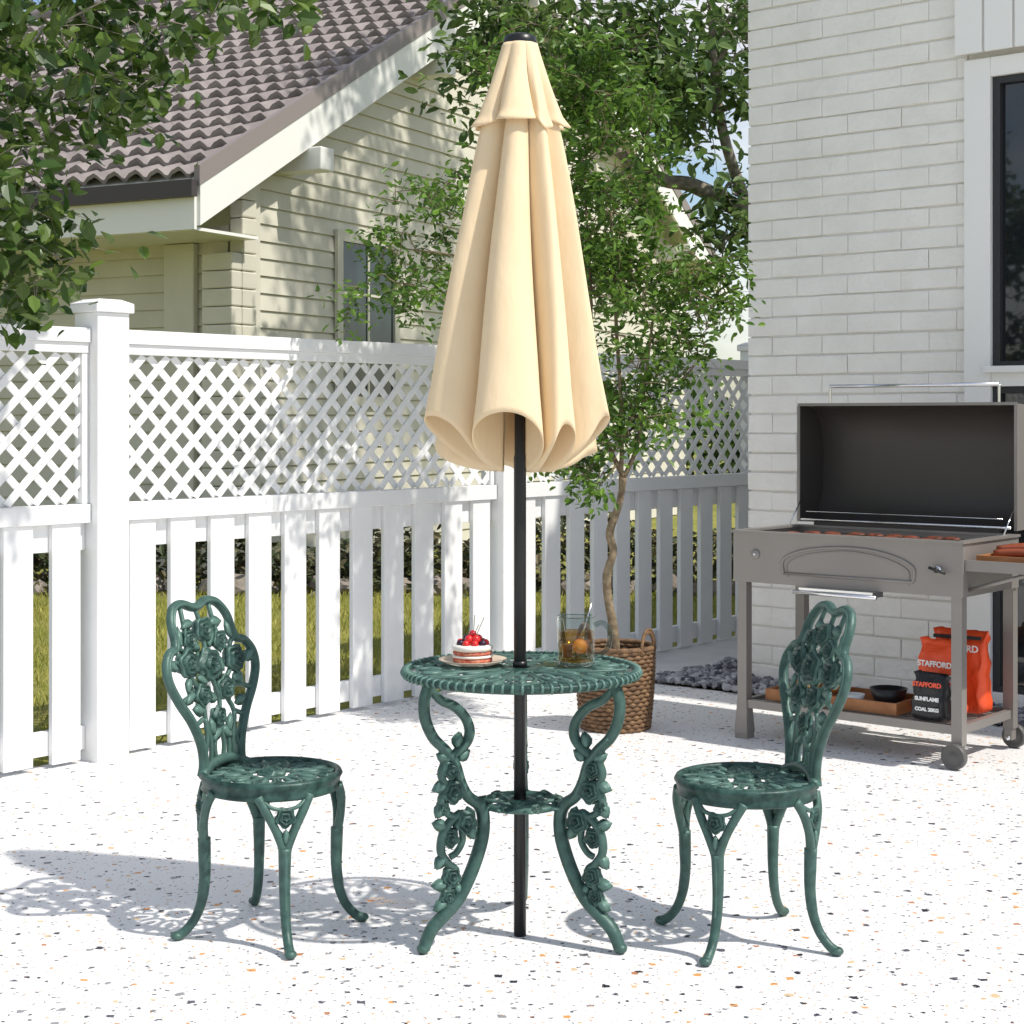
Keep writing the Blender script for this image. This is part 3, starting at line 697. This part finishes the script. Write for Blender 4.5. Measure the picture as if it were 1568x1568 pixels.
LAmp=[1.0,1.03,.90,1.02,.92,.86,.86,.94]
LSk=[1.3,1.3,1.0,-.6,-1.0,.8,1.0,.9]
LDrop=[0,0,.012,.0,.10,.125,.125,.09]       # back panels hang lower and close the bottom
def canopy(ztop,zin,zout,Rt,Rb,A0,A1,nt_,pw,sk,mb,flare=.0,drift=0,ex=.46,zx=1.0,drop=0):
    per=60; cols=[]
    for li in range(8):
        for j in range(per): cols.append((li,j/per))
    nth=len(cols); vs=[]
    for i in range(nt_+1):
        t=i/nt_
        for (li,p) in cols:
            a0,a1=LB[li],LB[li+1]; wd=a1-a0
            da=(7*math.sin(li*2.3+2.2*t)+4*math.sin(li*1.1+5*t))*(1-t)*.9
            db=(7*math.sin(((li+1)%8)*2.3+2.2*t)+4*math.sin(((li+1)%8)*1.1+5*t))*(1-t)*.9
            lb=.5-.5*math.cos(2*math.pi*p); lobe=lb**lerp(.75,ex,t)
            R=lerp(Rt,Rb,t**pw)
            A=lerp(A0,A1,min(1,t*1.15))*(.90+.10*math.sin(li*1.9+1))
            A*=min(1.06,(wd/46)**.3)
            A=min(A,.88)
            r=R*(1-A*(1-lobe))*(1+(LAmp[li]-1)*lobe*t)
            r+=R*.05*math.sin(4*math.pi*p+li+3*t)*lb*t
            if t>.88: r+=(t-.88)/.12*flare*lobe
            zh=lerp(zin,zout,lb**zx)+.010*math.sin(li*2.1)*lb-drop*LDrop[li]*lb
            z=ztop-(ztop-zh)*t
            ang=a0+da+(wd+db-da)*p - LSk[li]*sk*(.25+.75*t)*math.sin(2*math.pi*p)*wd/(2*math.pi)
            ar=math.radians(ang-90)
            vs.append((r*math.cos(ar)-.016*t*drift,r*math.sin(ar),z))
    fs=[(i*nth+j,(i+1)*nth+j,(i+1)*nth+(j+1)%nth,i*nth+(j+1)%nth) for i in range(nt_) for j in range(nth)]
    mb.add(vs,fs,0,True)
mb=MB()
canopy(2.17,1.166,1.306,.050,.234,.25,.80,60,.66,.95,mb,.004,.7,.50,1.0,1)
o=mb.obj('canopy',[m_fab],mw=Matrix.Translation((TX,TY,0))); addto(um_,o); s=o.modifiers.new('s','SOLIDIFY'); s.thickness=.0022
mb=MB()
canopy(2.238,2.038,2.022,.046,.120,.06,.48,24,1.05,.9,mb,.010,0,.6)
o=mb.obj('canopy_vent',[m_fab],mw=Matrix.Translation((TX,TY,0))); addto(um_,o); s=o.modifiers.new('s','SOLIDIFY'); s.thickness=.002

# ------------------------------------------------------------------ cake
TT=.6755
mb=MB()
mb.lathe([(.001,.004),(.05,.003),(.052,.0),(.058,.001),(.072,.006),(.086,.012),(.0865,.014),(.072,.010),(.055,.006),(.001,.006)],48,0)
def layer(r,z0,z1,mi,wob=0):
    n=48; vs=[]
    for (f,zz) in ((.9,z0),(1.0,z0+(z1-z0)*.25),(1.0,z0+(z1-z0)*.75),(.92,z1),(.0001,z1)):
        for j in range(n):
            a=2*math.pi*j/n; rr=r*f*(1+wob*mnoise.noise(V((math.cos(a)*3,math.sin(a)*3,z0*90)))); vs.append((rr*math.cos(a),rr*math.sin(a),zz))
    fs=[(i*n+j,i*n+(j+1)%n,(i+1)*n+(j+1)%n,(i+1)*n+j) for i in range(4) for j in range(n)]
    mb.add(vs,fs,mi,True)
layer(.050,.006,.018,1,.02); layer(.0515,.018,.025,2,.05); layer(.050,.025,.035,1,.02); layer(.052,.035,.050,2,.06)
for i in range(9):
    a=i*.7; mb.ball((.033*math.cos(a),.033*math.sin(a),.054),.0095,[3,4,3,5,3,4,3,3,4][i],8)
for i in range(5):
    a=i*1.26+.3; mb.ball((.015*math.cos(a),.015*math.sin(a),.062),.0115,[3,3,4,3,3][i],8,(1,1,1.15))
mb.ball((.0,0,.076),.010,5,8)
for (a,l) in ((.3,.045),(1.4,.05),(-1.,.03)):
    mb.tube(cr([(.01*math.cos(a),.01*math.sin(a),.072),(.016*math.cos(a),.016*math.sin(a),.086),(.03*math.cos(a),.02*math.sin(a),.072+l)],4),.0009,5,6)
mb.obj('cake_on_plate',[mat('beige_plate',(.62,.50,.38),.3),mat('sponge',(.50,.05,.035),.8,c2=(.62,.30,.18),nscale=120,bump=(300,.6,.002)),mat('cream',(.85,.81,.74),.5),mat('strawberry',(.62,.02,.02),.25,coat=.3),mat('blackberry',(.03,.01,.03),.3),mat('cherry',(.45,.01,.02),.15,coat=.5),mat('stem',(.12,.10,.02),.6)],mw=Matrix.Translation((TX-.120,TY+.045,TT)))
m_glass=clearmat('clear_glass',(.90,.93,.92),.8)
m_hglass=clearmat('thick_glass',(.70,.76,.74),1.0)
m_tea=clearmat('tea',(.90,.62,.24),.15)
MUG=RT(TX+.142,TY+.035,TT,-8)@Matrix.Diagonal((1.05,1.05,1.03,1))
mb=MB(); mb.lathe([(.0005,.0),(.040,.0),(.0445,.004),(.0465,.118),(.0455,.1195),(.0445,.118),(.0425,.010),(.0005,.008)],48,0)
mb.lathe([(.0447,.1165),(.0472,.1175),(.0472,.1195),(.0455,.1205),(.0440,.1190)],48,1,None,True)
mb.lathe([(.0405,.0003),(.0452,.002),(.0455,.006),(.0430,.0085),(.0400,.006)],48,1,None,True)
mb.tube(cr([(.046,0,.098),(.064,0,.104),(.080,0,.088),(.080,0,.052),(.066,0,.030),(.045,0,.026)],5),.0068,10,1,up=(0,1,0))
mug=empty('glass_tea_mug',MUG)
addto(mug,mb.obj('glass',[m_glass,m_hglass],mw=MUG))
mb=MB(); mb.lathe([(.0005,.0095),(.0421,.0105),(.0432,.082),(.0005,.082)],48,0)
addto(mug,mb.obj('tea',[m_tea],mw=MUG))
mb=MB()
T=Matrix.Translation((.012,-.018,.048))@Matrix.Rotation(math.radians(78),4,'X')@Matrix.Rotation(.4,4,'Y')
mb.lathe([(.0001,.0015),(.016,.0015),(.016,-.0015),(.0001,-.0015)],28,0,T); mb.lathe([(.0162,.002),(.0180,.002),(.0180,-.002),(.0162,-.002)],28,1,T,True)
mb.box(-.03,-.008,-.012,-.009,.018,.05,2)
mb.tube([(.0,.01,.012),(.02,.012,.09),(.036,.015,.150)],[.003,.0015,.002],8,3)
mb.tube([(-.02,-.01,.05),(-.03,-.02,.115),(-.04,-.028,.122),(-.047,-.032,.085)],.0005,4,4)
addto(mug,mb.obj('tea_bag_and_spoon',[mat('lemon_flesh',(.9,.62,.12),.4),mat('lemon_peel',(.9,.45,.03),.4),mat('teabag',(.25,.14,.05),.8),mat('steel',(.6,.6,.6),.2,metal=1),mat('tag',(.8,.78,.7),.7)],mw=MUG))

# ------------------------------------------------------------------ barbecue
m_bbq=mat('taupe_metal',(.24,.222,.205),.42,metal=.3,c2=(.265,.245,.226),nscale=3,bump=(300,.06,.001))
m_bin=mat('bbq_inner',(.075,.067,.061),.45,metal=.3)
m_chr=mat('chrome',(.75,.75,.76),.15,metal=1)
m_blk=mat('black_plastic',(.02,.02,.02),.4)
m_wheel=mat('wheel_grey',(.10,.097,.093),.5)
GM=RT(.947,6.79,0,-40)
bbq=empty('barbecue_grill',GM)
mb=MB(); Wg=.93; Dg=.46
def leg(x,y,z0,z1,a=.021): mb.box(x-a,x+a,y-a,y+a,z0,z1,0)
leg(.0,.0,.0,.636); leg(.0,Dg,.0,.636); leg(Wg,0,.085,.636); leg(Wg,Dg,.085,.636)
mb.box(-.028,.028,-.028,.028,0,.022,0)
vs=[(-.0212,-.0212,.16),(.0212,-.0212,.16),(.0212,.0212,.16),(-.0212,.0212,.16),(-.030,-.030,.0225),(.030,-.030,.0225),(.030,.030,.0225),(-.030,.030,.0225)]
mb.add(vs,[(0,4,5,1),(1,5,6,2),(2,6,7,3),(3,7,4,0)],0)
mb.box(.022,Wg-.022,-.016,.012,.125,.158,0); mb.box(.022,Wg-.022,Dg-.012,Dg+.016,.125,.158,0); mb.box(-.012,.012,.0215,Dg-.0215,.125,.158,0); mb.box(Wg-.012,Wg+.012,.0215,Dg-.0215,.125,.158,0)
for i in range(12):
    y=.03+i*.036; mb.box(.0125,Wg-.0125,y,y+.016,.136,.146,0)
x0,x1,y0,y1,za,zb=-.035,Wg+.03,-.03,Dg+.01,.637,.835
mb.box(x0,x1,y0,y0+.012,za,zb,0); mb.box(x0,x1,y1-.012,y1,za,zb,0); mb.box(x0,x0+.012,y0+.0121,y1-.0121,za,zb,0); mb.box(x1-.012,x1,y0+.0121,y1-.0121,za,zb,0); mb.box(x0+.0121,x1-.0121,y0+.0121,y1-.0121,za+.02,za+.03,2)
mb.box(x0-.008,x1+.008,y0-.010,y0+.02,zb+.0005,zb+.010,0); mb.box(x0-.008,x0+.03,y0+.0205,y1,zb+.0005,zb+.010,0); mb.box(x1-.03,x1+.008,y0+.0205,y1,zb+.0005,zb+.010,0); mb.box(x0+.031,x1-.031,y1-.02,y1,zb+.0005,zb+.010,0)
for i in range(46):
    x=x0+.03+i*(x1-x0-.06)/45; mb.tube([(x,y0+.02,zb-.02),(x,y1-.02,zb-.02)],.0032,5,3)
yf=y0-.002
arch=[(.20,za+.045),(.20,za+.100),(.28,za+.138),(.42,za+.158),(.56,za+.158),(.68,za+.138),(.76,za+.100),(.76,za+.045)]
mb.tube(cr([(x,yf,z) for x,z in arch],5),.006,8,0); mb.tube([(.20,yf,za+.045),(.76,yf,za+.045)],.006,8,0)
mb.tube(cr([(x+(.02 if x<.45 else -.02),yf,z-.014) for x,z in arch],5),.0025,6,0)
Tb=Matrix.Translation((.07,y0-.001,za+.115))@Matrix.Rotation(math.radians(90),4,'X'); mb.lathe([(.0005,.006),(.016,.006),(.020,.003),(.020,0)],24,0,Tb); mb.ball((.07,y0-.008,za+.115),.007,3,8)
Tb=Matrix.Translation((.865,y0-.001,za+.10))@Matrix.Rotation(math.radians(90),4,'X'); mb.lathe([(.0005,.02),(.012,.02),(.013,.0)],20,3,Tb); mb.tube([(.835,y0-.024,za+.106),(.90,y0-.024,za+.088)],.006,8,4); mb.ball((.865,y0-.024,za+.098),.011,4,8)
mb.box(.30,.62,y0-.055,y0+.03,za-.022,za-.0005,3); mb.tube([(.28,y0-.065,za-.018),(.64,y0-.065,za-.018)],.008,8,3)
mb.tube([(x0,.06,zb-.08),(x0-.05,.06,zb-.08),(x0-.05,.40,zb-.08),(x0,.40,zb-.08)],.007,7,3)
mb.box(x1+.001,x1+.30,.0,.42,.742,.760,0); mb.box(x1+.001,x1+.30,-.018,-.0005,.735,.775,0); mb.box(x1+.301,x1+.315,-.018,.42,.735,.775,0)
mb.tube([(x1,.02,.66),(x1+.26,.02,.742)],.008,6,0)
mb.box(.05,Wg-.05,y1+.001,y1+.02,zb-.01,zb+.035,2)
prof=[(0,.0),(.10,.006),(.165,.045),(.20,.12),(.212,.25),(.20,.37),(.16,.455),(.10,.492),(0,.50)]
pr=cr([(0,a,b) for a,b in prof],4); lx0,lx1=x0+.008,x1-.008; yb=y1+.004; zl=zb+.022
def lidshell(off,mi):
    n=len(pr); vs=[]
    c=V((0,.05,.25))
    for X in (lx0+off,lx1-off):
        for p in pr:
            q=p+(c-p).normalized()*off if p.y>1e-4 else p+V((0,0,off if p.z<.2 else -off)); vs.append((X,yb+max(q.y,0),zl+q.z))
    fs=[(i,i+1,n+i+1,n+i) for i in range(n-1)]
    mb.add(vs,fs,mi,True)
    mb.add(vs,[tuple(range(n)),tuple(range(2*n-1,n-1,-1))],mi,False)
lidshell(0,0); lidshell(.006,2)
mb.box(lx0,lx1,yb-.006,yb-.0005,zl+.494,zl+.506,0); mb.box(lx0-.003,lx0+.010,yb-.006,yb-.0005,zl,zl+.4935,0); mb.box(lx1-.010,lx1+.003,yb-.006,yb-.0005,zl,zl+.4935,0)
mb.tube([(lx0+.02,yb-.01,zl+.010),(lx1-.02,yb-.01,zl+.010)],.006,8,3)
mb.tube([(lx0+.05,yb-.02,zl+.045),(lx1-.05,yb-.02,zl+.045)],.002,6,3)
for X in (lx0+.12,lx1-.10): mb.tube(cr([(X,yb+.06,zl+.49),(X,yb+.06,zl+.55),(X,yb+.06,zl+.578)],3),.006,8,3)
mb.tube([(lx0+.12,yb+.06,zl+.578),(lx1-.10,yb+.06,zl+.578)],.008,10,3)
for sg,X in ((1,lx0+.012),(-1,lx1-.012)): mb.tube([(X,yb-.10,zb+.008),(X,yb-.002,zl+.09)],.003,6,3)
for y in (0,Dg):
    X=Wg
    Tw=Matrix.Translation((X,y-.04 if y==0 else y+.04,.048))@Matrix.Rotation(math.radians(90),4,'X')
    mb.lathe([(.0005,.016),(.012,.017),(.018,.011),(.034,.011),(.040,.017),(.047,.013),(.047,-.013),(.040,-.017),(.0005,-.016)],32,5,Tw)
    mb.tube([(X,y+.03,.048),(X,y-.03,.048)],.009,8,3)
    mb.box(X-.015,X+.015,y-.022,y+.022,.04,.0845,0)
o=mb.obj('grill_body',[m_bbq,m_blk,m_bin,m_chr,m_blk,m_wheel],mw=GM,recalc=False); addto(bbq,o)
mb=MB()
for i in range(8):
    x=.12+i*.085+random.uniform(-.015,.015); mb.ball((x,.14+random.uniform(-.05,.05),zb-.010),.038,0,8,(1,.85,.26)); mb.ball((x+.03,.30+random.uniform(-.04,.05),zb-.012),.036,0,8,(1.1,.8,.26))
addto(bbq,mb.obj('grilled_meat',[mat('meat',(.22,.055,.025),.5,c2=(.08,.025,.012),nscale=40,bump=(90,.6,.006))],mw=GM))
m_wood=mat('tray_wood',(.42,.18,.07),.55,c2=(.28,.11,.04),nscale=12)
grain(m_wood,(8,90,90),.2,.002)
def trayobj(name,cx,cy,cz,lx,ly,h,items):
    mb=MB(); t=.012
    mb.box(cx-lx,cx+lx,cy-ly,cy+ly,cz,cz+t,0)
    mb.box(cx-lx,cx+lx,cy-ly,cy-ly+t,cz+t,cz+h,0);mb.box(cx-lx,cx+lx,cy+ly-t,cy+ly,cz+t,cz+h,0);mb.box(cx-lx,cx-lx+t,cy-ly+t,cy+ly-t,cz+t,cz+h,0);mb.box(cx+lx-t,cx+lx,cy-ly+t,cy+ly-t,cz+t,cz+h,0)
    items(mb,cx,cy,cz+t)
    return mb.obj(name,[m_wood,mat('bread',(.66,.27,.05),.55,c2=(.80,.42,.12),nscale=30),mat('dish_white',(.8,.8,.78),.3),mat('dish_black',(.02,.02,.022),.35),mat('sausage',(.28,.07,.03),.35)],mw=GM)
def it1(mb,cx,cy,z):
    for i in range(6): mb.ball((cx-.19+(i%3)*.055,cy-.05+(i//3)*.07,z+.022+(i%2)*.022),.036,1,8,(1.2,.8,.75))
    for i in range(3): mb.ball((cx-.17+i*.05,cy-.01,z+.075+.01*(i%2)),.034,1,8,(1.3,.8,.7))
    mb.ball((cx-.11,cy+.0,z+.11),.030,1,8,(1.1,.8,.7))
    mb.lathe([(.001,.0),(.03,.0),(.045,.040),(.042,.040),(.028,.006),(.001,.006)],24,2,Matrix.Translation((cx+.07,cy-.06,z)))
    mb.lathe([(.001,.0),(.05,.0),(.075,.065),(.071,.065),(.048,.006),(.001,.006)],28,3,Matrix.Translation((cx+.18,cy+.02,z)))
def it2(mb,cx,cy,z):
    for i in range(6): mb.tube(cr([(cx-.1,cy-.07+i*.028,z+.02+(i%2)*.014),(cx,cy-.06+i*.028,z+.028+(i%2)*.014),(cx+.1,cy-.07+i*.028,z+.02+(i%2)*.014)],3),.015,8,4)
addto(bbq,trayobj('food_tray',.37,.16,.1595,.29,.13,.045,it1))
addto(bbq,trayobj('sausage_tray',x1+.15,.20,.7605,.13,.16,.03,it2))
def bag(name,cx,cy,wd,dp,ht,bm,texts,rot=0):
    mb=MB(); n=40; rows=[(0,.86,.8),(.03,1,1),(.14,1.03,1.05),(.25,1.02,1.05),(.37,1.04,1.06),(.5,1,1.0),(.62,1.0,.92),(.75,.97,.8),(.84,.95,.55),(.90,.97,.30),(.94,.99,.10),(1.0,1.0,.08)]
    vs=[]
    for (t,a,b) in rows:
        for j in range(n):
            th=2*math.pi*j/n; c=math.copysign(abs(math.cos(th))**.4,math.cos(th)); s=math.copysign(abs(math.sin(th))**.6,math.sin(th))
            w=mnoise.noise(V((c*3,s*3,t*7+cx*9)))*.014
            vs.append((wd/2*a*c+w,dp/2*b*s+w,ht*t+(mnoise.noise(V((c*2,3,cx)))*.012 if t>.8 else 0)))
    fs=[(i*n+j,i*n+(j+1)%n,(i+1)*n+(j+1)%n,(i+1)*n+j) for i in range(len(rows)-1) for j in range(n)]+[tuple(range(n-1,-1,-1)),tuple((len(rows)-1)*n+j for j in range(n))]
    mb.add(vs,fs,0,True)
    for (z0,z1,mi) in texts[1]:
        mb.box(-wd*.43,wd*.43,-dp*.545-.003,-dp*.4,z0*ht,z1*ht,mi)
    M=GM@RT(cx,cy,.1585,rot)
    root=empty(name,M)
    addto(root,mb.obj('bag',[bm,mat('label_white',(.8,.79,.76),.5),mat('label_black',(.02,.02,.02),.5),mat('label_red',(.7,.04,.02),.5)],mw=M))
    for (txt,z,size,c) in texts[0]:
        cu=bpy.data.curves.new('label_text','FONT'); cu.body=txt; cu.size=size; cu.align_x='CENTER'; cu.extrude=.0008; cu.offset=.0010
        cu.materials.append(mat('ink',c,.5)); ob=bpy.data.objects.new('label_text',cu); COL.objects.link(ob)
        ob.matrix_world=M@Matrix.Translation((0,-dp*.545-.006,z*ht))@Matrix.Rotation(math.radians(90),4,'X'); addto(root,ob)
    return root
m_redbag=mat('red_bag',(.80,.085,.02),.38,bump=(14,.6,.02)); m_blkbag=mat('black_bag',(.02,.02,.022),.35,bump=(14,.6,.02))
b1=bag('charcoal_bag',.785,.16,.175,.09,.29,m_redbag,([('STAFFORD',.66,.030,(.8,.79,.76)),('STAFFORD',.42,.028,(.7,.03,.02)),('CHARCOAL',.25,.018,(.02,.02,.02))],[(.20,.56,1)]),-4)
b2=bag('charcoal_bag',.80,.30,.215,.10,.315,m_redbag,([('STAFFORD',.76,.036,(.8,.79,.76))],[(.91,.95,2)]),6)
b3=bag('coal_bag',.80,.045,.135,.07,.175,m_blkbag,([('STAFFORD',.74,.024,(.8,.1,.05)),('SUNFLAME',.44,.020,(.8,.8,.78)),('COAL 20KG',.22,.018,(.8,.8,.78))],[]),0)
